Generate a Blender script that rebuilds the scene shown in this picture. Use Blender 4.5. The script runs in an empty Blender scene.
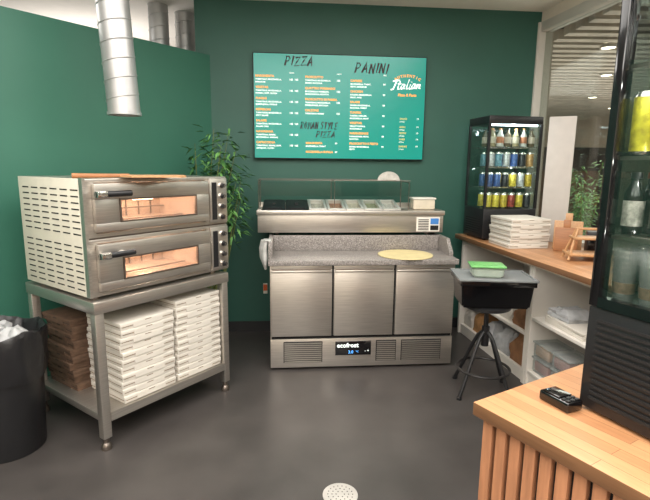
import bpy,bmesh,math,random
from mathutils import Vector,Matrix
R=random.Random(7)
scene=bpy.context.scene
COL=scene.collection
rad=math.radians
try:
    scene.view_settings.view_transform='Standard'
except Exception: pass

# ---------------------------------------------------------------- materials
def nodes_of(name):
    m=bpy.data.materials.new(name); m.use_nodes=True
    nt=m.node_tree; b=nt.nodes['Principled BSDF']
    return m,nt,b
def S(c): # srgb 0-255 -> linear
    out=[]
    for v in c:
        v=v/255.0
        out.append(v/12.92 if v<=.04045 else ((v+.055)/1.055)**2.4)
    return tuple(out)
def mat(name,c,rough=.5,metal=0,noise=.08,nscale=12,stretch=(1,1,1),bump=0,emit=0,ecol=None,coat=0,spec=.5):
    m,nt,b=nodes_of(name); c=S(c)
    b.inputs['Roughness'].default_value=rough
    b.inputs['Metallic'].default_value=metal
    b.inputs['Specular IOR Level'].default_value=spec
    b.inputs['Coat Weight'].default_value=coat
    tc=nt.nodes.new('ShaderNodeTexCoord'); mp=nt.nodes.new('ShaderNodeMapping'); nz=nt.nodes.new('ShaderNodeTexNoise')
    mp.inputs['Scale'].default_value=stretch
    nz.inputs['Scale'].default_value=nscale; nz.inputs['Detail'].default_value=4
    nt.links.new(tc.outputs['Object'],mp.inputs['Vector']); nt.links.new(mp.outputs['Vector'],nz.inputs['Vector'])
    rp=nt.nodes.new('ShaderNodeValToRGB')
    rp.color_ramp.elements[0].position=.3; rp.color_ramp.elements[1].position=.7
    rp.color_ramp.elements[0].color=tuple(max(0,v*(1-noise)) for v in c)+(1,)
    rp.color_ramp.elements[1].color=tuple(min(1,v*(1+noise)) for v in c)+(1,)
    nt.links.new(nz.outputs['Fac'],rp.inputs['Fac']); nt.links.new(rp.outputs['Color'],b.inputs['Base Color'])
    if bump:
        bp=nt.nodes.new('ShaderNodeBump'); bp.inputs['Strength'].default_value=bump; bp.inputs['Distance'].default_value=.01
        nt.links.new(nz.outputs['Fac'],bp.inputs['Height']); nt.links.new(bp.outputs['Normal'],b.inputs['Normal'])
    if emit:
        b.inputs['Emission Color'].default_value=(S(ecol) if ecol else c)+(1,)
        b.inputs['Emission Strength'].default_value=emit
    return m
def glass(name,tint=(244,250,248),refl=.05,rough=.02,opac=0,fres=.25):
    m=bpy.data.materials.new(name); m.use_nodes=True; nt=m.node_tree; nt.nodes.clear()
    o=nt.nodes.new('ShaderNodeOutputMaterial'); t=nt.nodes.new('ShaderNodeBsdfTransparent'); g=nt.nodes.new('ShaderNodeBsdfGlossy')
    t.inputs['Color'].default_value=S(tint)+(1,); g.inputs['Roughness'].default_value=rough
    lw=nt.nodes.new('ShaderNodeLayerWeight'); lw.inputs['Blend'].default_value=.2
    ma=nt.nodes.new('ShaderNodeMath'); ma.operation='MULTIPLY_ADD'; ma.inputs[1].default_value=fres; ma.inputs[2].default_value=refl*.4
    mx=nt.nodes.new('ShaderNodeMixShader')
    nt.links.new(lw.outputs['Fresnel'],ma.inputs[0]); nt.links.new(ma.outputs[0],mx.inputs[0])
    nt.links.new(t.outputs[0],mx.inputs[1]); nt.links.new(g.outputs[0],mx.inputs[2])
    last=mx
    if opac:
        d=nt.nodes.new('ShaderNodeBsdfDiffuse'); d.inputs['Color'].default_value=S(tint)+(1,)
        m2=nt.nodes.new('ShaderNodeMixShader'); m2.inputs[0].default_value=opac
        nt.links.new(mx.outputs[0],m2.inputs[1]); nt.links.new(d.outputs[0],m2.inputs[2]); last=m2
    nt.links.new(last.outputs[0],o.inputs['Surface'])
    return m
def butcher(name,c1,c2,row=.042,length=.55,rough=.35,rotz=90):
    m,nt,b=nodes_of(name)
    tc=nt.nodes.new('ShaderNodeTexCoord'); mp=nt.nodes.new('ShaderNodeMapping'); mp.inputs['Rotation'].default_value=(0,0,rad(rotz))
    br=nt.nodes.new('ShaderNodeTexBrick'); br.inputs['Scale'].default_value=1
    br.inputs['Brick Width'].default_value=length; br.inputs['Row Height'].default_value=row; br.inputs['Mortar Size'].default_value=.0008
    br.inputs['Color1'].default_value=S(c1)+(1,); br.inputs['Color2'].default_value=S(c2)+(1,); br.inputs['Mortar'].default_value=S(tuple(v*.7 for v in c2))+(1,)
    br.offset=.37
    nz=nt.nodes.new('ShaderNodeTexNoise'); nz.inputs['Scale'].default_value=14; nz.inputs['Detail'].default_value=5
    m2=nt.nodes.new('ShaderNodeMapping'); m2.inputs['Scale'].default_value=(8,.8,8)
    mx=nt.nodes.new('ShaderNodeMixRGB'); mx.blend_type='MULTIPLY'; mx.inputs[0].default_value=.35
    nt.links.new(tc.outputs['Object'],mp.inputs[0]); nt.links.new(mp.outputs[0],br.inputs['Vector'])
    nt.links.new(tc.outputs['Object'],m2.inputs[0]); nt.links.new(m2.outputs[0],nz.inputs['Vector'])
    nt.links.new(br.outputs['Color'],mx.inputs[1]); nt.links.new(nz.outputs['Fac'],mx.inputs[2])
    nt.links.new(mx.outputs[0],b.inputs['Base Color'])
    b.inputs['Roughness'].default_value=rough
    return m
def granite(name):
    m,nt,b=nodes_of(name)
    tc=nt.nodes.new('ShaderNodeTexCoord'); v=nt.nodes.new('ShaderNodeTexVoronoi'); v.inputs['Scale'].default_value=230
    nz=nt.nodes.new('ShaderNodeTexNoise'); nz.inputs['Scale'].default_value=90; nz.inputs['Detail'].default_value=6
    rp=nt.nodes.new('ShaderNodeValToRGB'); e=rp.color_ramp.elements
    e[0].position=.2; e[0].color=S((92,87,84))+(1,); e[1].position=.78; e[1].color=S((170,164,159))+(1,)
    x=e.new(.5); x.color=S((131,125,121))+(1,)
    mx=nt.nodes.new('ShaderNodeMixRGB'); mx.inputs[0].default_value=.5
    sp=nt.nodes.new('ShaderNodeSeparateColor')
    nt.links.new(tc.outputs['Object'],v.inputs['Vector']); nt.links.new(tc.outputs['Object'],nz.inputs['Vector'])
    nt.links.new(v.outputs['Color'],sp.inputs[0])
    nt.links.new(sp.outputs[0],mx.inputs[1]); nt.links.new(nz.outputs['Fac'],mx.inputs[2])
    nt.links.new(mx.outputs[0],rp.inputs[0]); nt.links.new(rp.outputs[0],b.inputs['Base Color'])
    b.inputs['Roughness'].default_value=.3
    return m
STEEL=mat('brushed_steel',(200,194,186),.36,.9,.10,6,(1,1,30))
STEELH=mat('brushed_steel_horizontal',(200,194,186),.34,.9,.10,6,(1,30,30))
STEELD=mat('dark_steel',(130,120,112),.35,.9,.12,5)
CHROME=mat('chrome',(222,219,214),.15,.95,.02)
GALV=mat('galvanised_duct',(180,180,179),.42,.65,.12,7,bump=.05)
BLACK=mat('black_plastic',(26,26,28),.4,0,.1)
BLACKG=mat('black_gloss',(14,14,16),.12,0,.1,coat=.4)
DARK=mat('dark_void',(12,11,11),.8,0,.05)
WHITE=mat('white_laminate',(222,217,208),.5,0,.02)
CREAM=mat('cream_panel',(214,208,192),.45,0,.03)
CARDW=mat('white_cardboard',(208,202,192),.75,0,.03,20)
CARDB=mat('brown_cardboard',(92,70,54),.85,0,.25,25)
CARDE=mat('cardboard_edge',(138,122,104),.85,0,.1,30)
CARDD=mat('dark_cardboard_edge',(46,34,28),.85,0,.1,30)
GREEN=mat('green_wall_paint',(42,87,75),.55,0,.05,2.5,bump=.02)
GREEN_LIT=mat('green_wall_paint_lit',(52,105,87),.5,0,.08,1.6,bump=.02)  # same green paint, its colour lightened because this wall is lit
FLOORM=mat('dark_vinyl_floor',(66,62,60),.36,0,.18,3.5,bump=.03)
CEIL=mat('white_ceiling',(238,232,224),.8,0,.02)
WALLW=mat('white_wall',(222,212,198),.8,0,.03)
BASEB=mat('dark_skirting',(36,36,38),.6)
BEECH=butcher('beech_worktop',(204,150,106),(178,126,86))
SLAT=mat('slat_wood',(160,110,78),.5,0,.18,10,(6,6,.6))
WOODL=mat('light_wood',(184,140,98),.5,0,.15,10,(8,1,8))
WOODD=mat('brown_wood',(150,98,58),.5,0,.2,10,(1,8,8))
GRAN=granite('grey_granite')
GLASS=glass('clear_glass')
GLASSD=glass('oven_glass',(244,228,214),.12,.05,.12)
GLASSG=glass('guard_glass',(236,242,240),.03,.02,0,.15)
GLASSF=glass('fridge_door_glass',(206,210,208),.12)
GLASSW=glass('window_glass',(232,236,232),.05)
PLASTIC=glass('clear_plastic',(228,232,230),.1,.1,.22)
PLASTICC=glass('cup_plastic',(240,240,238),.25,.08,.10)
LEAF=mat('leaf_green',(96,144,76),.5,0,.35,14)
LEAFD=mat('leaf_dark',(60,106,54),.5,0,.35,14)
STEM=mat('bamboo_stem',(96,104,56),.6,0,.2)
BAG=mat('black_bin_bag',(24,24,26),.42,0,.2,9,bump=.8)
BAGW=mat('grey_plastic_wrap',(176,177,178),.4,0,.25,14,bump=.6)
STONE=mat('refractory',(208,190,176),.7,0,.22,9)
LAMP=mat('oven_lamp',(255,240,225),.5,0,0,emit=12,ecol=(255,238,218))
STRIP=mat('cool_light_strip',(255,255,255),.5,0,0,emit=6,ecol=(235,245,255))
SPOT=mat('downlight',(255,250,235),.5,0,0,emit=14,ecol=(255,244,220))
SCREEN=mat('menu_screen',(10,124,112),.25,0,.03,2,emit=.48,ecol=(8,150,134))
TW=mat('menu_white',(240,250,245),.5,0,0,emit=.75)
TY=mat('menu_yellow',(240,205,90),.5,0,0,emit=.7)
TO=mat('menu_orange',(242,160,70),.5,0,0,emit=.7)
TB=mat('menu_black',(10,14,14),.5,0,0)
GREENLID=mat('green_lid',(112,176,104),.4)
YEL=mat('yellow_board',(214,198,148),.6,0,.08)

# ---------------------------------------------------------------- mesh builder
class MB:
    def __init__(s,*mats):
        s.bm=bmesh.new(); s.mats=list(mats)
    def merge(s,t,m=0,M=None):
        vm={}
        for v in t.verts:
            vm[v]=s.bm.verts.new(M@v.co if M else v.co)
        for f in t.faces:
            try:
                nf=s.bm.faces.new([vm[v] for v in f.verts]); nf.material_index=m
            except ValueError: pass
        t.free()
    def box(s,x0,x1,y0,y1,z0,z1,m=0,bev=0,M=None):
        t=bmesh.new()
        bmesh.ops.create_cube(t,size=1,matrix=Matrix.Translation(((x0+x1)/2,(y0+y1)/2,(z0+z1)/2))@Matrix.Diagonal((abs(x1-x0),abs(y1-y0),abs(z1-z0),1)))
        if bev: bmesh.ops.bevel(t,geom=t.edges[:],offset=bev,segments=2,affect='EDGES',profile=.5)
        s.merge(t,m,M); return s
    def cyl(s,c,r,h,axis='z',r2=None,seg=24,m=0,M=None):
        t=bmesh.new()
        bmesh.ops.create_cone(t,cap_ends=True,segments=seg,radius1=r,radius2=r if r2 is None else r2,depth=h,matrix=Matrix.Translation((0,0,h/2)))
        A=Matrix.Identity(4)
        if axis=='x': A=Matrix.Rotation(rad(90),4,'Y')
        if axis=='y': A=Matrix.Rotation(rad(90),4,'X')  # points -y
        X=Matrix.Translation(c)@A
        if M: X=M@X
        s.merge(t,m,X); return s
    def lathe(s,prof,c=(0,0,0),seg=24,m=0,M=None,wob=None,mfun=None):
        T=Matrix.Translation(c)
        if M: T=M@T
        rings=[]
        for j,(r,z) in enumerate(prof):
            if r<1e-5: rings.append([s.bm.verts.new(T@Vector((0,0,z)))])
            else:
                ring=[]
                for i in range(seg):
                    a=2*math.pi*i/seg; rr=r; zz=z
                    if wob: rr,zz=wob(r,z,a,j)
                    ring.append(s.bm.verts.new(T@Vector((rr*math.cos(a),rr*math.sin(a),zz))))
                rings.append(ring)
        for k in range(len(rings)-1):
            A,B=rings[k],rings[k+1]; mm=mfun(k) if mfun else m
            for i in range(seg):
                j=(i+1)%seg
                try:
                    if len(A)==1 and len(B)>1: f=s.bm.faces.new([A[0],B[j],B[i]])
                    elif len(B)==1 and len(A)>1: f=s.bm.faces.new([A[i],A[j],B[0]])
                    elif len(A)>1: f=s.bm.faces.new([A[i],A[j],B[j],B[i]])
                    else: continue
                    f.material_index=mm
                except ValueError: pass
        return s
    def tube(s,pts,r,seg=10,m=0,closed=False,M=None):
        P=[Vector(p) for p in pts]; n=len(P); rings=[]
        for i,p in enumerate(P):
            if closed: d=P[(i+1)%n]-P[i-1]
            else: d=P[min(i+1,n-1)]-P[max(i-1,0)]
            d.normalize(); up=Vector((0,0,1)) if abs(d.z)<.95 else Vector((1,0,0))
            a=d.cross(up).normalized(); b=d.cross(a).normalized()
            rr=r[i] if isinstance(r,(list,tuple)) else r
            ring=[]
            for k in range(seg):
                t=2*math.pi*k/seg; q=p+a*math.cos(t)*rr+b*math.sin(t)*rr
                ring.append(s.bm.verts.new(M@q if M else q))
            rings.append(ring)
        cnt=n if closed else n-1
        for i in range(cnt):
            A=rings[i];B=rings[(i+1)%n]
            for k in range(seg):
                j=(k+1)%seg; f=s.bm.faces.new([A[k],A[j],B[j],B[k]]); f.material_index=m
        if not closed:
            for rg in (rings[0],rings[-1]):
                f=s.bm.faces.new(rg); f.material_index=m
        return s
    def poly(s,pts,z0,z1,m=0,M=None):
        a=[s.bm.verts.new((M@Vector((p[0],p[1],z0))) if M else (p[0],p[1],z0)) for p in pts]
        b=[s.bm.verts.new((M@Vector((p[0],p[1],z1))) if M else (p[0],p[1],z1)) for p in pts]
        n=len(pts); fs=[s.bm.faces.new(a[::-1]),s.bm.faces.new(b)]
        for i in range(n):
            j=(i+1)%n; fs.append(s.bm.faces.new([a[i],a[j],b[j],b[i]]))
        for f in fs: f.material_index=m
        return s
    def mesh(s,name):
        bmesh.ops.recalc_face_normals(s.bm,faces=s.bm.faces[:])
        me=bpy.data.meshes.new(name); s.bm.to_mesh(me); s.bm.free()
        for m in s.mats: me.materials.append(m)
        for p in me.polygons: p.use_smooth=True
        try: me.set_sharp_from_angle(angle=rad(35))
        except Exception: pass
        return me
def thing(name,label,cat,loc=(0,0,0),rot=0,group=None):
    o=bpy.data.objects.new(name,None); o.empty_display_size=.1; COL.objects.link(o)
    o.location=loc; o.rotation_euler=(0,0,rot); o['label']=label; o['category']=cat
    if group: o['group']=group
    return o
def part(parent,name,mb,label=None):
    o=bpy.data.objects.new(name,mb.mesh(name)); COL.objects.link(o); o.parent=parent
    if label: o['label']=label
    return o
def single(name,label,cat,mb,loc=(0,0,0),rot=0,group=None):
    me=mb if isinstance(mb,bpy.types.Mesh) else mb.mesh(name)
    o=bpy.data.objects.new(name,me); COL.objects.link(o)
    o.location=loc; o.rotation_euler=rot if isinstance(rot,tuple) else (0,0,rot)
    o['label']=label; o['category']=cat
    if group: o['group']=group
    return o
def struct(name,mb):
    o=bpy.data.objects.new(name,mb.mesh(name)); COL.objects.link(o); o['kind']='structure'; return o
def frame(ox,oy,ang):
    c,s=math.cos(ang),math.sin(ang)
    return lambda x,y,z=0:(ox+c*x-s*y, oy+s*x+c*y, z)
def add_text(mb,items):
    """items: (string,x,z,size,mat,opts) laid on plane y=0 facing -y"""
    tmp=[]
    for it in items:
        st,x,z,size,m=it[:5]; op=it[5] if len(it)>5 else {}
        cu=bpy.data.curves.new('t','FONT'); cu.body=st; cu.size=size; cu.resolution_u=2
        cu.align_x=op.get('align','LEFT'); cu.shear=op.get('shear',0); cu.offset=op.get('bold',0)
        cu.space_character=op.get('space',1)
        ob=bpy.data.objects.new('t',cu); COL.objects.link(ob); tmp.append((ob,x,z,m,op))
    bpy.context.view_layer.update(); dg=bpy.context.evaluated_depsgraph_get()
    for ob,x,z,m,op in tmp:
        me=bpy.data.meshes.new_from_object(ob.evaluated_get(dg))
        t=bmesh.new(); t.from_mesh(me); bpy.data.meshes.remove(me)
        M=Matrix.Translation((x,op.get('y',0),z))@Matrix.Rotation(op.get('rot',0),4,'Y')@Matrix.Rotation(rad(90),4,'X')@Matrix.Diagonal((op.get('sx',1),op.get('sy',1),1,1))
        mb.merge(t,m,M)
        cu=ob.data; bpy.data.objects.remove(ob); bpy.data.curves.remove(cu)
BRUSH={'P':[[(0,0),(.06,.5),(.05,1),(.4,.98),(.58,.78),(.4,.52),(.05,.42)]],'I':[[(.12,1.02),(.08,.5),(.02,0)]],
'Z':[[(0,.92),(.62,1),(.3,.5),(-.02,.02),(.7,.08)]],'A':[[(-.02,0),(.2,.55),(.38,1.05),(.5,.5),(.62,-.02)],[(.1,.34),(.6,.42)]],
'N':[[(0,0),(.05,1.02)],[(.05,1.0),(.3,.5),(.52,0)],[(.52,0),(.6,1.06)]],'R':[[(0,0),(.06,.5),(.05,1),(.4,.98),(.55,.78),(.4,.55),(.08,.45),(.62,-.04)]],
'O':[[(.3,1),(.05,.7),(.05,.25),(.3,0),(.55,.3),(.55,.75),(.3,1)]],'M':[[(0,0),(.1,1),(.35,.3),(.62,1.04),(.7,0)]],
'S':[[(.6,.92),(.25,1),(.06,.75),(.5,.4),(.42,.05),(0,.08)]],'T':[[(0,.95),(.65,1.02)],[(.32,.98),(.26,0)]],'Y':[[(0,1),(.3,.5)],[(.62,1.04),(.12,-.05)]],
'L':[[(.06,1),(0,0),(.5,.05)]],'E':[[(.55,1),(.05,.95),(0,0),(.55,.05)],[(.02,.5),(.45,.55)]]}
def brush(mb,text,x,z,h,m,w=.0075,adv=.84,ws=.8,glyph=BRUSH):
    Fl=Matrix.Diagonal((1,.12,1,1))
    for i,ch in enumerate(text):
        if ch!=' ':
            dz=h*.05*math.sin(i*2.3)
            for st in glyph[ch]:
                pts=[(x+(px_+.22*pz)*h*ws,-.025,z+dz+pz*h) for px_,pz in st]
                mb.tube(pts,[w*(1.15-.6*k/max(1,len(pts)-1)) for k in range(len(pts))],8,m=m,M=Fl)
        x+=h*ws*(adv if ch!='I' else .42) if ch!=' ' else h*ws*.5

# ---------------------------------------------------------------- frames
A_OV=rad(54.7); F_OV=frame(-1.20,2.41,A_OV)
A_PR=rad(5.2); F_PR=frame(-.41,3.49,A_PR)
A_RC=rad(9.15); F_RC=frame(1.51,2.68,A_RC)
A_BAR=rad(31.3); F_BAR=frame(.434,1.294,A_BAR)
def M_of(F,ang,z=0): return Matrix.Translation(F(0,0,z))@Matrix.Rotation(ang,4,'Z')

# ---------------------------------------------------------------- room
HC=2.95
def wallY(x): return 4.42+.091*(x+.4)
def rwx(y): return 2.25-.161*(y-2.8)
m=MB(FLOORM); m.poly([(-6,-3.6),(3.4,-3.6),(rwx(4.6),4.9),(2.2,6.6),(-6,6.6)],-.05,0); struct('floor',m)
m=MB(CEIL); m.poly([(-6,-3.6),(3.35,-3.6),(rwx(4.7)+.05,4.75),(rwx(4.7),6.6),(-6,6.6)],HC,HC+.05); struct('ceiling',m)
m=MB(GREEN); m.poly([(-1.13,wallY(-1.13)),(2.0,wallY(2.0)),(2.0,wallY(2)+.14),(-1.13,wallY(-1.13)+.14)],0,HC); struct('wall_back',m)
m=MB(GREEN_LIT); m.poly([(-1.0,4.38),(-4.3,-.02),(-4.42,.07),(-1.12,4.47)],0,2.495); struct('wall_left',m)
m=MB(WALLW); m.poly([(-4.3,-3.6),(-4.4,-3.6),(-4.4,.05),(-4.3,.0)],0,HC); struct('wall_left.001',m)
m=MB(WALLW); m.box(-6,3.4,-3.7,-3.6,0,HC); struct('wall_front',m)
m=MB(WALLW); m.box(-6,-1.13,6.5,6.6,0,HC); struct('wall_far',m)
m=MB(BASEB); m.poly([(-.98,wallY(-.98)-.012),(1.95,wallY(1.95)-.012),(1.95,wallY(1.95)),(-.98,wallY(-.98))],0,.1); struct('baseboard_back',m)
m=MB(BASEB); m.poly([(-.99,4.36),(-4.2,.08),(-4.21,.1),(-1.0,4.38)],0,.1); struct('baseboard_left',m)
WX=.73
m=MB(WALLW); Mr=M_of(F_RC,A_RC)
m.box(WX,WX+.1,-5.6,1.9,0,.92,M=Mr); m.box(WX,WX+.1,-5.6,1.9,2.86,HC,M=Mr); struct('wall_right',m)
FR=mat('window_frame_grey',(196,192,184),.5,.0,.03)
wf=MB(FR)
wf.box(WX-.03,WX+.11,1.84,1.93,.92,2.86,M=Mr,bev=.004)
for yy in (.2,-1.6,-3.4,-5.3): wf.box(WX,WX+.08,yy-.03,yy+.03,.97,2.80,M=Mr)
wf.box(WX-.01,WX+.1,-5.6,1.84,2.78,2.86,M=Mr,bev=.004); wf.box(WX-.01,WX+.1,-5.6,1.84,.92,.98,M=Mr)
wo=struct('window_1',wf)
g=MB(GLASSW); g.box(WX+.04,WX+.045,-5.3,1.84,.98,2.78,M=Mr); struct('window_2',g)
# hall beyond the glass
MF=mat('mall_floor',(150,138,122),.35,0,.1,3)
m=MB(MF); m.poly([(2.2,4.9),(3.4,-3.6),(12,-3.6),(12,13),(2.2,13)],-.06,-.01); struct('floor.001',m)
MCB=mat('mall_ceiling_void',(96,86,80),.8); MCS=mat('mall_ceiling_slats',(200,190,180),.6,0,.15,4)
m=MB(MCB); m.poly([(2.3,4.9),(3.45,-3.6),(12,-3.6),(12,13),(2.3,13)],3.02,3.06); struct('ceiling.001',m)
m=MB(MCS)
for i in range(60):
    y=-1+i*.235; m.box(max(2.42,rwx(y)+.3),11.9,y,y+.12,2.9,3.0)
struct('trim_1',m)
MW=mat('mall_wall',(186,176,162),.7,0,.1,1.5); MD=mat('mall_shopfront',(78,72,70),.4,0,.4,1.2); MRED=mat('mall_brown_panel',(112,88,74),.5,0,.3,2)
m=MB(MW,MD,MRED); m.box(2.2,12,12.9,13,0,3.0); m.box(2.3,12,12.84,12.9,0,2.1,m=1); m.box(5.2,7.2,12.8,12.84,.3,1.5,m=2); m.box(7.6,9.5,12.8,12.84,.3,1.9,m=0); struct('wall_far.001',m)
m=MB(MW,MD); m.box(12,12.1,-3.6,13,0,3.0); struct('wall_right.001',m)
m=MB(MW); m.box(2.1,2.2,4.95,13,0,3.0); struct('wall_left.002',m)
for i,(x,y) in enumerate([(3.1,5.6),(4.0,7.2),(5.0,9.4),(4.2,5.8),(5.6,8),(6.3,11),(3.3,4.4),(5,6.4)]):
    d=MB(SPOT,FR); d.cyl((0,0,-.02),.07,.03,m=0,seg=20); d.lathe([(.07,.012),(.09,.012),(.09,-.025),(.07,-.025)],m=1,seg=20)
    single('ceiling_downlight','small round white downlight set in slatted ceiling','lamp',d,(x,y,2.90),0,'downlights in the hall ceiling')

# ---------------------------------------------------------------- ducts
def duct(x,y,z0,r,lean=(0,0),flange=True,label=''):
    t=thing('ventilation_duct',label,'duct',(x,y,z0))
    h=HC-z0; mb=MB(GALV)
    Sh=Matrix.Identity(4); Sh[0][2]=lean[0]; Sh[1][2]=lean[1]
    mb.lathe([(r,0),(r,h)],seg=36,M=Sh); mb.lathe([(r-.006,0),(r-.006,h)],seg=36,M=Sh)
    pitch=.11; n=int(h/pitch*24)
    pts=[]
    for i in range(n+1):
        a=2*math.pi*i/24; z=min(h-.004,.01+i*pitch/24); pts.append((r*math.cos(a),r*math.sin(a),z))
    mb.tube(pts,.0042,6,M=Sh)
    part(t,'duct_pipe',mb)
    if flange:
        f=MB(GALV); f.lathe([(r-.008,0),(r-.008,.01),(r+.006,.01),(r+.006,-.008),(r-.008,-.008),(r-.008,0)],seg=36)
        part(t,'duct_collar',f)
        f=MB(DARK); f.cyl((0,0,.3),r-.012,.005,M=Sh); part(t,'inner_dark_disc',f)  # dark disc across the pipe above its open end
    return t
duct(-1.27,3.12,1.875,.096,(-.05,0),label='wide galvanised spiral duct ending open above the pizza oven')
duct(-1.50,4.55,2.0,.085,flange=False,label='narrow galvanised duct rising behind green partition')
duct(-1.33,4.78,2.0,.09,flange=False,label='galvanised duct rising behind green partition')

# ---------------------------------------------------------------- oven stand
t=thing('oven_stand','stainless steel oven stand with lower shelf holding pizza boxes','stand',F_OV(0,0),A_OV)
W,D=.935,.765
for (x,y) in [(0,0),(W-.05,0),(0,D-.05),(W-.05,D-.05)]:
    mb=MB(STEEL); mb.box(x,x+.05,y,y+.05,.07,.80,bev=.004); part(t,'leg',mb)
    mb=MB(STEELD); mb.lathe([(0,0),(.028,0),(.03,.01),(.026,.03),(.018,.04),(.018,.075),(0,.075)],(x+.025,y+.025,0),16); part(t,'foot',mb)
mb=MB(STEELH); mb.box(-.005,W+.005,-.005,D+.005,.785,.85,bev=.004); part(t,'top_frame',mb)
mb=MB(STEELH); mb.box(.004,W-.004,.004,D-.004,.17,.21,bev=.003); mb.box(.05,W-.05,-.002,.006,.165,.215); part(t,'lower_shelf',mb)

# ---------------------------------------------------------------- pizza oven (double deck)
t=thing('pizza_oven','double-deck stainless steel pizza oven on steel stand','oven',F_OV(0,0,.85),A_OV)
body=MB(STEELH,STEELD,STONE,DARK)
W=.97
y0=.03; XR=.79
for k in range(2):
    z=.02+k*.315
    body.box(0.012,W,y0,D-.02,z+.285,z+.305,m=0,bev=.003)
    body.box(0.012,W,y0,D-.02,z,z+.02,m=0)
    body.box(0.012,.06,y0,D-.02,z+.02,z+.285,m=0); body.box(XR,W,y0,D-.02,z+.02,z+.285,m=0); body.box(.06,XR,D-.06,D-.02,z+.02,z+.285,m=0)
    body.box(.06,XR,.06,D-.06,z+.02,z+.05,m=2); body.box(.06,XR,.06,D-.06,z+.262,z+.285,m=2)
    body.box(.06,.09,.06,D-.06,z+.05,z+.262,m=2); body.box(XR-.03,XR,.06,D-.06,z+.05,z+.262,m=2); body.box(.09,XR-.03,.46,.49,z+.05,z+.262,m=2)
    for q in range(7): body.box(.14+q*.09,.146+q*.09,.452,.461,z+.055,z+.26,m=1)
    body.box(.10,XR-.04,.40,.415,z+.105,z+.112,m=1); body.box(.10,XR-.04,.20,.215,z+.06,z+.067,m=1)
    if k==0: body.box(.012,W,y0+.01,D-.03,z+.305,z+.315,m=1)
for x,y in [(.05,.08),(W-.10,.08),(.05,D-.1),(W-.10,D-.1)]: body.cyl((x,y,0),.02,.025,m=1)
part(t,'body',body)
sp=MB(CREAM,DARK,STEELH); sp.box(0,.012,y0+.005,D-.025,.02,.64,m=0,bev=.002)
for r_ in range(17):
    if r_ in (8,): continue
    z=.05+r_*.033
    for c_ in range(6):
        y=.075+c_*.108
        sp.box(-.0012,.002,y,y+.075,z,z+.007,m=1)
sp.box(-.002,.014,y0-.004,y0+.03,.02,.645,m=2)
part(t,'side_panel',sp,'cream perforated side panel')
for k in range(2):
    z=.02+k*.315
    d=MB(STEELH,STEELD)
    wx0,wx1=.18,.695; wz0,wz1=z+.075,z+.20
    d.box(.045,.795,0,y0-.002,z+.03,wz0,bev=.003); d.box(.045,.795,0,y0-.002,wz1,z+.28,bev=.003)
    d.box(.045,wx0,0,y0-.002,wz0,wz1,bev=.002); d.box(wx1,.795,0,y0-.002,wz0,wz1,bev=.002)
    fr=[(wx0,wx1,wz0,wz0+.008),(wx0,wx1,wz1-.008,wz1),(wx0,wx0+.008,wz0+.008,wz1-.008),(wx1-.008,wx1,wz0+.008,wz1-.008)]
    for a,b_,c_,e_ in fr: d.box(a,b_,-.006,.01,c_,e_,m=1)
    dd=part(t,'door',d,'stainless drop-down oven door')
    w=MB(GLASSD); w.box(wx0+.008,wx1-.008,.008,.012,wz0+.008,wz1-.008); part(dd,'window_glass',w)
    h=MB(BLACK,CHROME); h.tube([(.02,-.055,z+.23),(.06,-.058,z+.23),(.19,-.058,z+.23),(.215,-.055,z+.23)],.016,12,m=0)
    h.cyl((.06,0.0,z+.23),.010,.05,'y',m=1); h.cyl((.18,0.0,z+.23),.010,.05,'y',m=1); h.box(.02,.075,-.078,-.042,z+.213,z+.247,m=1,bev=.006)
    part(dd,'handle',h,'black tubular oven handle')
    for lx in (.22,.52):
        l=MB(LAMP); l.cyl((lx,.40,z+.165),.011,.14,'x',seg=12); part(t,'oven_lamp',l)
    c=MB(STEELH,BLACK); c.box(.815,.96,.012,y0-.001,z+.01,z+.295,m=0,bev=.003); c.box(.83,.87,.010,.013,z+.03,z+.27,m=1)
    cp=part(t,'control_panel',c)
    for q in range(4):
        zz=z+.045+q*.068
        kb=MB(BLACK,CHROME); kb.cyl((.91,.012,zz),.019,.010,'y',m=1,seg=20); kb.cyl((.91,.004,zz),.016,.022,'y',r2=.013,m=0,seg=20)
        kb.box(.9075,.9125,-.022,-.016,zz-.014,zz+.014,m=1); part(cp,'knob',kb)
t=thing('pizza_peel','slim wooden pizza peel lying on top of the oven','pizza peel',F_OV(.10,.14,.85+.6405),rad(22))
mb=MB(WOODL)
ppts=[(.18,-.09),(.21,-.12),(.46,-.12),(.49,-.09),(.49,.09),(.46,.12),(.21,.12),(.18,.09),(.15,.0)]
mb.poly(ppts,.006,.016); part(t,'blade',mb)
mb=MB(WOODD); mb.tube([(-.08,0,.013),(.05,0,.013),(.20,0,.014)],[.013,.011,.010],12); part(t,'handle',mb,'brown wooden round handle')

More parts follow.
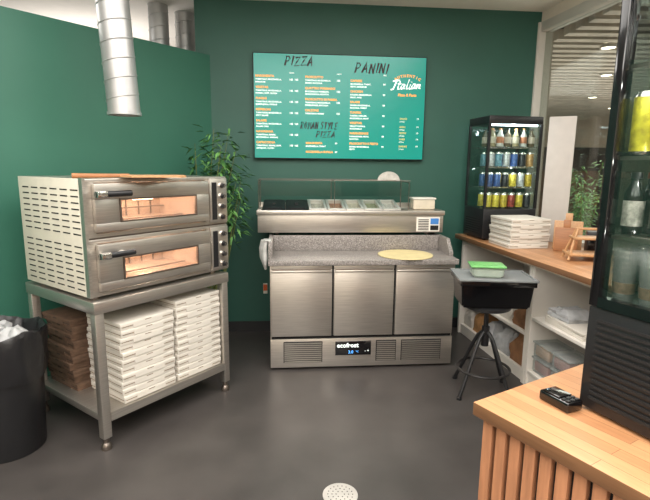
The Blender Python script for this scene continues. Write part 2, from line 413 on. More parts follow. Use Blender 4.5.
# ---------------------------------------------------------------- pizza boxes
def boxmesh(nm,w,h,m0,m1):
    mb=MB(m0,m1)
    a=w/2
    mb.box(-a+.003,a-.003,-a+.003,a-.003,0,h*.45,bev=.0015)
    mb.box(-a,a,-a,a,h*.45,h-.001,bev=.003)
    mb.box(-a*.55,a*.55,-a-.0015,-a+.004,h*.08,h*.8,m=0)
    mb.box(-a+.01,a-.01,-a-.0005,-a+.002,h*.40,h*.49,m=1)
    mb.box(-a-.0005,-a+.002,-a+.01,a-.01,h*.40,h*.49,m=1)
    mb.box(-a*.12,a*.12,-a-.002,-a,h*.7,h*.8,m=1)
    return mb.mesh(nm)
BW=boxmesh('pizza_box',.355,.043,CARDW,CARDE); BB=boxmesh('pizza_box',.32,.044,CARDB,CARDD); BWS=boxmesh('pizza_box',.33,.038,CARDW,CARDE)
def stack(me,F,x,y,z,n,h,ang,grp,label,jit=.004,ja=.012):
    for i in range(n):
        q=F(x+R.uniform(-jit,jit),y+R.uniform(-jit,jit),z+i*h)
        single('pizza_box',label,'pizza box',me,q,ang+R.uniform(-ja,ja),grp)
stack(BW,F_OV,.325,.20,.2155,11,.0432,A_OV,'white pizza boxes on the oven stand shelf','flat white cardboard pizza box stacked on oven stand shelf',.005,.02)
stack(BW,F_OV,.70,.20,.2155,12,.0432,A_OV,'white pizza boxes on the oven stand shelf','flat white cardboard pizza box stacked on oven stand shelf',.004,.015)
stack(BB,F_OV,.225,.57,.2105,10,.0445,A_OV+rad(-90),'brown pizza boxes on the oven stand shelf','flat dark brown cardboard pizza box stacked on oven stand shelf',.014,.045)

# ---------------------------------------------------------------- bin
BX,BY=-1.755,2.46
t=thing('rubbish_bin','black rubbish bin lined with a loose black plastic bag','bin',(BX,BY,0))
mb=MB(BLACK); mb.lathe([(0,0),(.175,0),(.18,.01),(.205,.58),(.205,.62),(.195,.62),(.17,.02),(0,.02)],seg=32); part(t,'bin_body',mb)
def wob(r,z,a,j): 
    k=1 if 1<j else .5
    return r+(.006*math.sin(a*11+j*.4)+.005*math.sin(a*19+j*2.1))*k,z+.012*math.sin(a*5+j*.6)
mb=MB(BAG); mb.lathe([(.214,.42),(.217,.46),(.219,.5),(.222,.56),(.225,.63),(.225,.675),(.215,.69),(.20,.67),(.185,.60),(.16,.565),(0,.56)],seg=90,wob=wob); part(t,'bin_bag',mb,'folded black bag liner over the rim')
for i in range(3):
    mb=MB(BAGW)
    def wb(r,z,a,j): return r*(1+.22*math.sin(a*4+j*1.7+i)),z+.01*math.sin(a*3+j+i)
    mb.lathe([(0,0),(.05,.0),(.062,.03),(.056,.07),(.03,.095),(0,.1)],seg=28,wob=wb)
    a=i*2.094; single('crumpled_wrapper','crumpled grey plastic wrapper thrown in bin','rubbish',mb,(BX+.09*math.cos(a),BY+.09*math.sin(a),.60),a,'wrappers in the bin')

# ---------------------------------------------------------------- refrigerated prep counter
t=thing('pizza_prep_counter','stainless three-door refrigerated pizza prep counter with granite top','counter',F_PR(0,0),A_PR)
PW,PD=1.43,.74
b=MB(STEELH,DARK,STEELD)
b.box(0,PW,.03,PD,.025,.83,m=0,bev=.003)
b.box(.01,PW-.01,.022,.035,.25,.27,m=1)
for i in (1,2): b.box(i*PW/3-.006,i*PW/3+.006,.02,.032,.27,.83,m=1)
for x in (.08,PW-.08):
    for y in (.1,PD-.1): b.cyl((x,y,0),.025,.03,m=2)
part(t,'body',b)
for i in range(3):
    x0=i*PW/3+.008; x1=(i+1)*PW/3-.008
    d=MB(STEEL,STEELD); d.box(x0,x1,0,.025,.275,.788,bev=.004); d.box(x0,x1,.006,.026,.80,.826,m=0,bev=.002); d.box(x0+.01,x1-.01,.012,.026,.786,.802,m=1)
    dd=part(t,'door',d)
    h=MB(STEELH); h.box(x0+.004,x1-.004,-.010,.012,.776,.792,bev=.004); part(dd,'handle',h)
pl=MB(STEELH,DARK,STEELD)
pl.box(.0,PW,.008,.03,.02,.25,m=0,bev=.003)
for gx0,gx1 in ((.10,.40),(.82,.98),(1.02,1.34)):
    pl.box(gx0,gx1,.0065,.010,.06,.23,m=1)
    for k in range(10):
        z=.065+k*.0164
        pl.box(gx0+.006,gx1-.006,-.001,.009,z,z+.009,m=0)
part(t,'ventilation_panel',pl)
cp=MB(BLACKG,STRIP); cp.box(.50,.78,-.002,.010,.115,.228,m=0,bev=.002); cp2=part(t,'control_panel',cp)
tx=MB(TW,mat('display_blue',(90,170,255),.5,0,0,emit=2)); add_text(tx,[('ecofrost',.512,.18,.050,0,{'y':-.0035,'bold':.0013}),('3.0',.60,.130,.034,1,{'y':-.0035}),('°C',.66,.137,.02,1,{'y':-.0035}),('- +',.73,.14,.03,0,{'y':-.0035})]); part(cp2,'panel_lettering',tx)
sl=MB(GRAN); sl.box(-.012,PW+.012,-.02,PD,.832,.872,bev=.004)
sl.box(-.012,.02,.06,PD,.872,1.0,bev=.003); sl.box(.02,PW-.02,.395,.42,.872,1.0,bev=.003)
M=Matrix.Translation((PW+.012,0,0))@Matrix.Rotation(rad(-90),4,'Y')
sl.poly([(.872,.12),(.90,.12),(1.0,.22),(1.0,PD),(.872,PD)],0,.03,M=M)
part(t,'granite_top',sl,'speckled grey granite worktop with upstands')
tu=thing('topping_display_unit','stainless refrigerated topping unit with glass guard on the counter','food display',F_PR(0,.42,1.0),A_PR)
X0,X1=-.105,1.45; TD=.36
b=MB(STEELH,DARK,STEELD)
b.box(X0,X1,0,.02,.02,.20,m=0,bev=.003); b.box(X0,X1,TD-.02,TD,.02,.245,m=0); b.box(X0,X0+.03,.02,TD-.02,.02,.21,m=0)
b.box(1.13,X1,.02,TD-.02,.02,.205,m=0); b.box(X0+.03,1.13,.02,TD-.02,.02,.05,m=1)
b.box(X0-.008,X1+.008,-.014,.02,.165,.205,m=0,bev=.006)
for x in (.05,1.33): 
    for y in (.06,.28): b.cyl((x,y,0),.018,.03,m=2)
part(tu,'body',b)
lv=MB(WHITE,DARK,mat('blue_sticker',(60,120,190),.5)); lv.box(1.22,1.42,-.003,.0,.03,.15,m=0); 
for k in range(7): lv.box(1.235,1.325,-.0045,-.001,.04+k*.014,.047+k*.014,m=1)
lv.box(1.34,1.41,-.0045,-.001,.09,.14,m=2); lv.box(1.34,1.41,-.0045,-.001,.04,.08,m=1); part(tu,'control_panel',lv)
GZ=.435; XG=1.17
for x in (X0+.01,.53,XG-.01):
    gpst=MB(STEELD)
    gpst.tube([(x,.057,.20),(x,.057,GZ),(x,TD-.023,GZ),(x,TD-.023,.20)],.0045,8)
    part(tu,'guard_post',gpst)
gg=MB(GLASSG,STEELD); gg.box(X0,XG,.042,.046,.32,GZ); gg.box(X0,XG,.04,TD,GZ+.007,GZ+.012)
for yy,zz in ((.042,GZ+.014),(TD,GZ+.014)): gg.tube([(X0,yy,zz),(XG,yy,zz)],.0026,6,m=1)
part(tu,'glass_guard',gg,'clear glass sneeze guard')
px=X0+.04; i=0
PANL=[('b',.19),('b',.19),('s',.155),('s',.155),('s',.155),('s',.155),('s',.155)]
FC=[(60,30,20),(50,45,30),(178,172,160),(160,122,100),(186,178,160),(140,144,116),(186,182,174)]
TILT=rad(11)
PANR=mat('pan_steel',(226,223,218),.35,.6,.03)
for kind,w in PANL:
    p=MB(BLACK if kind=='b' else PANR, mat('food_%d'%i,FC[i],.7,0,.4,60,bump=1))
    if kind=='s':
        for a in ((0,w-.004,0,.024),(0,w-.004,.276,.30),(0,.022,.024,.276),(w-.026,w-.004,.024,.276)): p.box(a[0],a[1],a[2],a[3],.0,.014,bev=.002)
        for a in ((.012,.015,.012,.288),(w-.019,w-.016,.012,.288)): p.box(*a,-.09,.006)
        p.box(.012,w-.018,.012,.015,-.09,.006); p.box(.012,w-.018,.285,.288,-.09,.006)
        p.box(.015,w-.019,.015,.285,-.08,-.02,m=1)
    else:
        p.box(0,w-.004,0,.30,-.002,.008,bev=.003); p.box(w*.4,w*.55,.12,.16,.008,.03,bev=.006); p.box(.02,w-.03,.02,.28,.008,.016,bev=.002); p.box(.01,w-.02,.01,.29,-.09,-.002)
    q=F_PR(px,.42+.026,1.0+.203); single('food_pan','black lidded food pan set in topping unit' if kind=='b' else 'stainless food pan with toppings set in topping unit','food pan',p,q,(TILT,0,A_PR),'food pans in the topping unit')
    px+=w+.001; i+=1
c=thing('food_container','clear white food container with lid on topping unit','container',F_PR(1.21,.50,1.2065),A_PR)
mb=MB(mat('cloudy_plastic',(200,190,170),.4,0,.1)); mb.box(0,.19,0,.12,0,.085,bev=.01); part(c,'tub',mb)
mb=MB(WHITE); mb.box(-.006,.196,-.006,.126,.085,.1,bev=.004); part(c,'lid',mb)
mb=MB(mat('pale_plastic',(186,182,174),.5,0,.2,30),CHROME)
hp=[(.095*math.cos(math.pi*k/16),.075*math.sin(math.pi*k/16)) for k in range(17)]
mb.poly(hp,-.008,.008,M=Matrix.Rotation(rad(90),4,'X')); mb.box(-.06,.06,-.03,.03,-.001,.006,m=1)
single('dough_scraper','pale half-round dough scraper standing on glass guard','kitchen tool',mb,F_PR(1.01,.60,1.0+GZ+.0135),A_PR)
mb=MB(YEL); mb.lathe([(0,0),(.215,0),(.218,.003),(.216,.007),(0,.007)],seg=48)
single('pizza_board','flat pale yellow round pizza board lying on granite worktop','board',mb,F_PR(1.07,.175,.8735),rad(10))
mb=MB(mat('grey_cloth',(186,186,182),.9,0,.15,30))
for k in range(3):
    mb.tube([(-.03-.012*k,.0+.03*k,.0),(-.04-.012*k,.0+.03*k,-.06),(-.038-.01*k,-.005+.03*k,-.13),(-.034,.0+.03*k,-.19-.02*k)],[.014,.02,.022,.010],10)
mb.box(-.05,.01,-.02,.09,0,.006,bev=.002)
single('cleaning_cloth','grey cleaning cloth draped over granite upstand','cloth',mb,F_PR(.0,.10,1.001),A_PR)

# ---------------------------------------------------------------- menu screen
t=thing('menu_screen','wall-mounted teal menu display with white and yellow lettering','screen',(-.64,wallY(-.64)-.055,1.622),A_PR)
MWd,MH=1.535,.90
mb=MB(BLACK); mb.box(0,MWd,0,.045,0,MH,bev=.004); mb.box(.5,1.0,.045,.054,.2,.7); part(t,'screen_housing',mb)
mb=MB(SCREEN); mb.box(.008,MWd-.008,-.002,.001,.010,MH-.008); part(t,'display_panel',mb)
tx=MB(TW,TY,TO,TB)
IT=[]
def X(f): return f*MWd
def Z(f): return (1-f)*MH
brush(tx,'PIZZA',X(.18),Z(.115),.075,3,adv=.95); brush(tx,'PANINI',X(.58),Z(.165),.082,3,adv=.95)
brush(tx,'ROMAN STYLE',X(.27),Z(.705),.058,3,w=.0055,ws=.58,adv=.95); brush(tx,'PIZZA',X(.36),Z(.785),.052,3,w=.0055,adv=.95)
SCR={'I':[[(.0,.85),(.35,1.0),(.75,.95)],[(.42,.97),(.32,.5),(.2,.05),(-.05,0)]],
't':[[(.22,.85),(.1,.3),(.12,.03),(.3,.08)],[(0,.58),(.36,.62)]],
'a':[[(.42,.5),(.15,.52),(.02,.25),(.1,.02),(.3,.15),(.42,.5)],[(.42,.5),(.34,.05),(.5,.1)]],
'l':[[(.22,1.02),(.1,.3),(.12,.02),(.28,.08)]],
'i':[[(.14,.5),(.06,.1),(.12,.0),(.26,.08)],[(.2,.72),(.22,.76)]],
'n':[[(.08,.5),(0,0)],[(.03,.2),(.2,.48),(.34,.48),(.3,.05),(.46,.08)]]}
ADV={'I':.60,'t':.38,'a':.56,'l':.32,'i':.30,'n':.5}
lcx=X(.888)
zc=Z(.315); hh=.083; tw=sum(ADV[c_] for c_ in 'Italian')*hh; xs=lcx-tw/2-.012; x=xs
Fl=Matrix.Diagonal((1,.12,1,1))
for ch in 'Italian':
    for st in SCR[ch]:
        tx.tube([(x+(a_+.2*b_)*hh,-.025,zc+b_*hh+(x-xs)*.05) for a_,b_ in st],.0062,8,m=0,M=Fl)
    x+=ADV[ch]*hh
def desc(x,f,ls,sz=.0175):
    return [(s_,X(x),Z(f+i*.025),sz,0,{'bold':.0004}) for i,s_ in enumerate(ls)]
W1=[('MARGHERITA',['TOMATSAUS, MOZZARELLA,','BASILIKUM']),('VEGETAR',['TOMATSAUS, MOZZARELLA,','PAPRIKA, SOPP, OLIVEN']),('FUNGHI',['TOMATSAUS, MOZZARELLA,','SJAMPINJONG, PERSILLE']),('PEPPERONI',['TOMATSAUS, MOZZARELLA,','SPICY SALAMI']),('SALAME',['TOMATSAUS, MOZZARELLA,','SALAMI, CHILI']),('HAWAIIANA',['TOMATSAUS, SKINKE,','MOZZARELLA, ANANAS']),('CAPRICCIOSA',['TOMATSAUS, SKINKE, SOPP,','ARTISJOKK, OLIVEN'])]
f=.225
for n_,l in W1:
    IT.append((n_,X(.015),Z(f),.026,2,{'bold':.0009})); IT+=desc(.015,f+.028,l); IT.append(('145  165',X(.205),Z(f+.028),.022,0,{'bold':.0006})); f+=.104
W2=[('PROSCIUTTO',['TOMATSAUS, MOZZARELLA,','SKINKE, RUCCOLA']),('QUATTRO FORMAGGI',['MOZZARELLA, PARMESAN,','GORGONZOLA, RICOTTA']),('PROSCIUTTO DI PARMA',['TOMATSAUS, MOZZARELLA,','PARMASKINKE, RUCCOLA']),('CALZONE',['TOMATSAUS, SKINKE'])]
f=.225
for n_,l in W2:
    IT.append((n_,X(.295),Z(f),.026,2,{'bold':.0009})); IT+=desc(.295,f+.028,l); IT.append(('155',X(.475),Z(f+.028),.022,0,{'bold':.0006})); f+=.104
f=.85
for n_,l in [('MARGHERITA',['MOZZARELLA, TOMAT']),('MOZZARELLA BUFALA',[])]:
    IT.append((n_,X(.30),Z(f),.024,2,{'bold':.0009})); IT+=desc(.30,f+.028,l); IT.append(('89',X(.47),Z(f),.022,0)); f+=.085
W3=[('CAPRESE',['MOZZARELLA, TOMAT,','PESTO, BASILIKUM']),('CHICKEN',['KYLLING, MOZZARELLA,','SALAT, AIOLI']),('SALAMI',['SALAMI, MOZZARELLA,','RUCCOLA, TOMAT']),('TUNFISK',['TUNFISK, RØDLØK,','MOZZARELLA, SALAT']),('VEGETAR',['GRILLET PAPRIKA,','MOZZARELLA']),('PARMASKINKE',['PARMASKINKE, PESTO,','RUCCOLA']),('PROSCIUTTO E PESTO',['SKINKE, MOZZARELLA,','PESTO'])]
f=.25
for n_,l in W3:
    IT.append((n_,X(.555),Z(f),.026,2,{'bold':.0009})); IT+=desc(.555,f+.028,l); IT.append(('99',X(.745),Z(f+.028),.022,0,{'bold':.0006})); f+=.1
for f_,n_ in [(.60,'SAUCE'),(.68,'AIOLI'),(.74,'PESTO'),(.80,'CHILI'),(.87,'DRIKKE')]:
    IT.append((n_,X(.85),Z(f_),.022,1)); IT.append(('19',X(.95),Z(f_),.022,0)); IT.append(('STYKK',X(.85),Z(f_+.027),.016,0))
for hx in (.205,.475,.745): IT.append(('30CM' if hx<.7 else 'PRIS',X(hx),Z(.19),.017,0))
s_='AUTHENTIC'
lcz,rr=Z(.42),.205
for i,ch in enumerate(s_):
    a=rad(-30+60*i/(len(s_)-1))
    IT.append((ch,lcx+rr*math.sin(a),lcz+rr*math.cos(a),.032,2,{'align':'CENTER','bold':.0012,'rot':a}))
IT+=[('Pizza & Pasta',lcx,Z(.375),.032,2,{'bold':.0010,'align':'CENTER','shear':.2})]
IT=[(a,b_,c_,d_,e_,dict(o[0] if o else {},y=-.0035)) for a,b_,c_,d_,e_,*o in IT]
add_text(tx,IT)
part(t,'menu_lettering',tx,'white, orange and black menu lettering')

# ---------------------------------------------------------------- plant
def plant(loc,h,seed,label,spread=.30,n=900,potr=.14,skew=(0,0),fmin=.42,box=None,lw=.13,lo=None):
    r=random.Random(seed)
    t=thing('potted_bamboo',label,'plant',loc)
    mb=MB(mat('pot_dark_%d'%seed,(50,48,46),.6),mat('soil_%d'%seed,(45,32,24),.9)); mb.lathe([(0,0),(potr*.78,0),(potr,.26),(potr+.008,.27),(potr+.008,.29),(potr-.01,.29),(potr-.012,.26)],seg=28); mb.cyl((0,0,.24),potr-.014,.015,m=1)
    part(t,'pot',mb)
    st=MB(STEM); stems=[]
    for i in range(9):
        a=r.uniform(0,6.28); d=r.uniform(.03,spread*.75); hh=h*r.uniform(.68,1.0)
        p=[(.05*math.cos(a),.05*math.sin(a),.24)]
        for k in range(1,6):
            f=k/5; p.append((.05*math.cos(a)+(d*math.cos(a)+skew[0])*f*f,.05*math.sin(a)+(d*math.sin(a)+skew[1])*f*f,.24+(hh-.24)*f))
        stems.append(p)
    if lo:
        for i in range(2):
            p=[(.04,.02*i,.24)]
            for k in range(1,6):
                f=k/5; p.append((.04+lo[0]*f,.02*i+lo[1]*f,.24+(lo[2]-.1*i-.24)*f))
            stems.append(p)
    for p in stems: st.tube(p,[.010,.009,.008,.006,.004,.002],6)
    part(t,'stem',st)
    fo=MB(LEAF,LEAFD)
    for i in range(n):
        p=r.choice(stems); f=r.uniform(fmin,1.0)*5; k=min(4,int(f)); u=f-k
        q=Vector(p[k]).lerp(Vector(p[k+1]),u)
        a=r.uniform(0,6.28); q+=Vector((math.cos(a),math.sin(a),r.uniform(-.3,.5)))*r.uniform(.01,.09)
        L=r.uniform(.06,.115); wd=L*lw
        dr=Vector((math.cos(a),math.sin(a),r.uniform(-.7,.5))).normalized(); sd=dr.cross(Vector((0,0,1))).normalized()
        tip=q+dr*L+Vector((0,0,-.02)); m1=q+dr*L*.4
        if box and not (box[0]<tip.x<box[1] and box[2]<tip.y<box[3] and tip.z<box[4]): continue
        v0=fo.bm.verts.new(q)
        v1=fo.bm.verts.new(m1+sd*wd); v2=fo.bm.verts.new(tip); v3=fo.bm.verts.new(m1-sd*wd)
        fc=fo.bm.faces.new([v0,v1,v2,v3]); fc.material_index=r.choice([0,0,1])
    part(t,'foliage',fo)
    return t
plant((-.96,3.84,0),1.93,3,'tall artificial bamboo plant standing behind the oven',.18,850,.13,(.09,.02),.60,(-.17,.40,-.3,.42,1.93),.11,(.24,.05,1.45))
plant((3.45,6.4,0),1.70,5,'leafy bamboo plant in the hall beyond the window',.4,600,.18)
mb=MB(WHITE,mat('orange_sticker',(200,90,40),.5)); mb.box(-.02,.02,-.01,0,-.05,.05,m=0,bev=.003); mb.box(-.018,.018,-.012,-.01,-.02,.04,m=1)
single('wall_switch','small orange and white switch on green wall','switch',mb,(-.56,wallY(-.56)-.001,.42),A_PR)

# ---------------------------------------------------------------- right worktop and shelving
t=single('wooden_worktop','long beech butcher-block worktop above white shelving','worktop',MB(BEECH).box(0,.715,-1.1,1.82,.91,.95,bev=.004),F_RC(0,0),A_RC)
def cab(y0,y1,shelves,label):
    t=thing('shelf_cabinet',label,'shelf',F_RC(0,0),A_RC)
    b=MB(WHITE); xf=.06; xb=.70
    b.box(xf,xb,y0,y0+.03,0,.909); b.box(xf,xb,y1-.03,y1,0,.909); b.box(xb-.012,xb,y0+.03,y1-.03,0,.909); b.box(xf,xb-.012,y0+.03,y1-.03,.88,.909); b.box(xf+.02,xb-.012,y0+.03,y1-.03,0,.09)
    part(t,'body',b)
    for z in shelves:
        s=MB(WHITE); s.box(xf+.005,xb-.013,y0+.031,y1-.031,z,z+.022,bev=.001); part(t,'shelf',s)
cab(.64,1.78,(.36,),'white open shelving unit under wooden worktop')
cab(-.55,.635,(.50,.10),'white open shelving unit with papers and tubs')
def sackmesh(nm,w,d,h,m_,seed):
    r=random.Random(seed); t_=bmesh.new()
    bmesh.ops.create_cube(t_,size=1,matrix=Matrix.Translation((0,0,.5)))
    bmesh.ops.subdivide_edges(t_,edges=t_.edges[:],cuts=5,use_grid_fill=True)
    for v in t_.verts:
        x,y,z=v.co
        k=1-.35*max(0,z-.6)/.4
        v.co=Vector((x*w*k,y*d*(1-.6*max(0,z-.6)/.4),z*h))
        if z>.01: v.co+=Vector((r.uniform(-1,1)*w*.055,r.uniform(-1,1)*d*.055,(r.uniform(-1,1)*h*.05 if z>.3 else 0)))
    mb=MB(m_); mb.merge(t_,0); return mb
PAPERB=mat('brown_paper_bag',(134,96,66),.8,0,.3,12,bump=.6)
BREAD=mat('bread_crust',(176,132,86),.8,0,.3,12,bump=.4)
for i,(yy,hh) in enumerate([(.80,.22),(1.03,.18)]):
    q=F_RC(.20,yy,.0905); single('paper_sack','crumpled brown paper sack on the bottom shelf','sack',sackmesh('a',.20,.20,hh,PAPERB if i==0 else BAGW,i),q,A_RC+rad(90))
PK=[(.18,.80,.15,PAPERB,'brown paper wrapped packet'),(.18,1.00,.20,CARDW,'folded white paper packet'),(.18,1.20,.17,BAGW,'grey plastic wrapped packet'),(.18,1.40,.13,BREAD,'bread-coloured packet'),(.18,1.61,.19,CARDW,'tall white paper packet'),(.42,1.10,.20,PAPERB,'brown paper wrapped packet'),(.42,1.5,.22,BAGW,'grey plastic wrapped packet')]
for i,(x,y,hh,ma,lb) in enumerate(PK):
    q=F_RC(x,y,.3825); single('food_packet',lb+' on white shelf','packet',sackmesh('b',.17,.17,hh,ma,10+i),q,A_RC)
for i,(yy,ma,lb) in enumerate([(1.26,BAGW,'grey plastic wrapped packet'),(1.48,BREAD,'bread-coloured wrapped packet'),(1.66,CARDW,'white paper packet')]):
    q=F_RC(.20,yy,.0905); single('food_packet',lb+' on the bottom shelf','packet',sackmesh('b',.18,.16,.17,ma,20+i),q,A_RC)
for i in range(4):
    q=F_RC(.25+R.uniform(-.01,.01),.30,.5225+i*.012); single('paper_pad','flat stack of white greaseproof paper on shelf','paper',MB(CARDW).box(-.15,.15,-.2,.2,0,.0115,bev=.001),q,A_RC+R.uniform(-.05,.05),'paper sheets on the shelf')
q=F_RC(.22,.40,.5715); single('food_packet','grey plastic bag lying on the paper sheets','packet',sackmesh('b',.20,.22,.07,BAGW,33),q,A_RC)
q=F_RC(.25,-.12,.5225); single('food_packet','dark brown wrapped packet beside paper sheets on shelf','packet',sackmesh('b',.24,.2,.14,CARDB,31),q,A_RC)
REDF=mat('red_sauce',(140,60,38),.6,0,.4,18)
for i,(yy,zz) in enumerate([(.50,.1225),(.29,.1225),(.50,.237),(.29,.237),(.07,.1225)]):
    c=thing('storage_tub','clear plastic tub with food contents on low shelf','tub',F_RC(.18,yy,zz),A_RC)
    mb=MB(PLASTIC); mb.box(-.09,.09,-.09,.09,0,.10,bev=.012); part(c,'tub',mb)
    mb=MB([REDF,PAPERB,BREAD][i%3]); mb.box(-.08,.08,-.08,.08,.012,.085,bev=.01); part(c,'contents',mb)
    mb=MB(PLASTIC); mb.box(-.096,.096,-.096,.096,.10,.113,bev=.004); part(c,'lid',mb)

# display fridge on the worktop
fx,fy=.055,1.40
t=thing('drinks_display_fridge','small black countertop glass fridge full of drinks cans','fridge',F_RC(fx,fy,.95),A_RC)
FW,FD,FH=.485,.37,1.04
b=MB(BLACK,DARK,BLACKG); b.box(0,FW,0,FD,.012,.27,m=0,bev=.008); b.box(0,FW,0,FD,.975,FH,m=0,bev=.008)
for x,y in ((0,0),(FW-.02,0),(0,FD-.02),(FW-.02,FD-.02)): b.box(x,x+.02,y,y+.02,.27,.975,m=0)
for k in range(7): b.box(.05,FW-.05,-.001,.002,.05+k*.02,.058+k*.02,m=1); b.box(-.001,.002,.05,FD-.05,.05+k*.02,.058+k*.02,m=1)
for x in (.04,FW-.04):
    for y in (.04,FD-.04): b.cyl((x,y,0),.015,.014)
part(t,'body',b)
g_=MB(GLASS); g_.box(.02,FW-.02,.004,.008,.27,.975); g_.box(.004,.008,.02,FD-.02,.27,.975); g_.box(FW-.008,FW-.004,.02,FD-.02,.27,.975); g_.box(.02,FW-.02,FD-.008,FD-.004,.27,.975); part(t,'glass_panel',g_)
l=MB(STRIP); l.box(.03,FW-.03,.03,.045,.96,.974); part(t,'light_strip',l)
SHZ=[.275,.45,.62,.79]
for z in SHZ[1:]:
    s=MB(CHROME)
    for k in range(8): s.tube([(.025,.03+k*.042,z-.004),(FW-.025,.03+k*.042,z-.004)],.002,6)
    s.tube([(.025,.025,z-.004),(FW-.025,.025,z-.004)],.0035,6); s.tube([(.025,.025,z-.004),(.025,FD-.025,z-.004)],.0035,6)
    part(t,'wire_shelf',s)
def can(colr,h=.125,r=.03,i=[0]):
    i[0]+=1
    mm=mat('can_print_%d'%i[0],colr,.3,.2,.45,45)
    mb=MB(mm,CHROME)
    mb.lathe([(0,0),(r*.8,0),(r,.008),(r,h-.014),(r*.82,h-.003),(r*.82,h),(r*.75,h-.003),(0,h-.003)],seg=20,mfun=lambda k:0 if k in(2,) else 1)
    return mb.mesh('drink_can')
def bottle(colr,lab,h=.2,r=.03,i=[0]):
    i[0]+=1
    mb=MB(mat('bottle_%d'%i[0],colr,.15,0,.1),mat('bottle_label_%d'%i[0],lab,.5,0,.2,30),mat('bottle_cap_%d'%i[0],(190,130,80) if i[0]%2 else (30,30,30),.4))
    mb.lathe([(0,0),(r,.004),(r,h*.2),(r*1.01,h*.2),(r*1.01,h*.55),(r,h*.55),(r,h*.62),(r*.42,h*.82),(r*.38,h*.93),(r*.48,h*.93),(r*.48,h),(0,h)],seg=20,mfun=lambda k:1 if k in(2,3,4) else (2 if k>=8 else 0))
    return mb.mesh('drink_bottle')
CANS=[can((206,184,70)),can((190,164,60)),can((64,92,150)),can((186,186,190)),can((44,46,50)),can((150,64,56)),can((96,136,152)),can((186,146,96))]
CN=['yellow','golden yellow','blue','silver','black','red','light blue','orange']
BT=[bottle((150,140,110),(200,190,170),.15,.027),bottle((96,84,66),(190,176,160),.15,.027),bottle((190,190,186),(170,110,80),.15,.027)]
for si,z in enumerate(SHZ):
    for row in range(2):
        for c_ in range(6):
            x=.062+c_*.072; y=.06+row*.115
            if si==3:
                k=(c_*2+row)%3; single('drink_bottle','small drinks bottle with pale label in display fridge','bottle',BT[k],F_RC(fx+x,fy+y,.95+z+.0002),R.uniform(0,6),'bottles in the small display fridge'); continue
            k={0:[0,0,1,5,0,4],1:[2,2,4,0,3,1],2:[3,6,3,2,4,7]}[si][(c_+row)%6]
            single('drink_can',CN[k]+' drinks can standing in display fridge','can',CANS[k],F_RC(fx+x,fy+y,.95+z+.0002),R.uniform(0,6),'cans in the small display fridge')
stack(BWS,F_RC,.23,1.13,.9505,6,.0382,A_RC,'white pizza boxes on the wooden worktop','flat white pizza box stacked on the wooden worktop',.006)
mb=MB(mat('board_grey_white',(190,184,178),.6,0,.04),FR); mb.box(-.013,.013,-.10,.10,0,1.03,bev=.003); mb.box(-.05,.05,-.09,-.06,0,.012,m=1); mb.box(-.05,.05,.06,.09,0,.012,m=1)
single('white_board','tall white blank board standing on the wooden worktop','board',mb,F_RC(.62,1.26,.9505),A_RC+rad(50))
def bd(w,h,tk,mm,handle=True):
    mb=MB(mm); mb.box(-w/2,w/2,-tk/2,tk/2,0,h,bev=.004)
    if handle: mb.box(-.025,.025,-tk/2,tk/2,h-.002,h+.06,bev=.004)
    return mb
single('cutting_board','brown wooden cutting board leaning on the worktop','cutting board',bd(.20,.22,.018,WOODL),F_RC(.50,.90,.951),(rad(-12),0,A_RC-rad(35)))
single('cutting_board','dark wooden cutting board leaning on the worktop','cutting board',bd(.16,.18,.018,WOODD),F_RC(.43,.82,.951),(rad(-12),0,A_RC-rad(35)))
t=thing('wooden_stand','light wooden two-tier serving stand on the worktop','serving stand',F_RC(.36,.50,.957),A_RC-rad(20))
mb=MB(WOODL); mb.box(-.13,.13,-.09,.09,.03,.045,bev=.003); part(t,'tier',mb)
mb=MB(WOODL); mb.box(-.10,.10,-.07,.07,.14,.153,bev=.003); part(t,'tier',mb)
mb=MB(WOODL)
for sx in (-1,1):
    mb.tube([(sx*.13,-.07,0),(sx*.07,-.01,.21)],.009,8); mb.tube([(sx*.13,.07,0),(sx*.07,.01,.21)],.009,8)
mb.box(-.08,.08,-.012,.012,.20,.215,bev=.003); part(t,'frame',mb)
t=thing('black_dispenser','small black dispenser box standing behind the wooden stand','dispenser',F_RC(.56,.68,.951),A_RC-rad(30))
mb=MB(BLACK); mb.box(-.06,.06,-.05,.05,0,.17,bev=.008); part(t,'housing',mb)
mb=MB(BLACKG); mb.box(-.05,.05,-.054,-.05,.03,.12,bev=.001); part(t,'front_panel',mb)

# ---------------------------------------------------------------- stool and tub
sx,sy=1.125,3.20
t=thing('bar_stool','black metal stool with footrest ring carrying a tub','stool',(sx,sy,0))
for k in range(4):
    a=rad(35+90*k); c_,s_=math.cos(a),math.sin(a)
    mb=MB(BLACK); mb.tube([(.02*c_,.02*s_,.44),(.06*c_,.06*s_,.40),(.11*c_,.11*s_,.30),(.18*c_,.18*s_,.14),(.24*c_,.24*s_,.012)],.013,10); mb.cyl((.24*c_,.24*s_,0),.018,.016,seg=14); part(t,'leg',mb)
mb=MB(mat('worn_black_metal',(58,56,56),.35,.5,.1)); mb.tube([(.178*math.cos(i*.1963),.178*math.sin(i*.1963),.175) for i in range(32)],.010,8,closed=True); part(t,'footrest_ring',mb)
mb=MB(BLACK,CHROME); mb.cyl((0,0,.34),.026,.14); mb.cyl((0,0,.44),.016,.17,m=0); mb.cyl((0,0,.595),.04,.02); part(t,'post',mb)
mb=MB(BLACK); mb.lathe([(0,.612),(.14,.612),(.155,.62),(.155,.638),(.14,.645),(0,.645)],seg=32); part(t,'seat',mb)
t=thing('storage_bin','deep black plastic tub with cloudy clear lid on stool','tub',(sx+.02,sy,.6455),rad(-4))
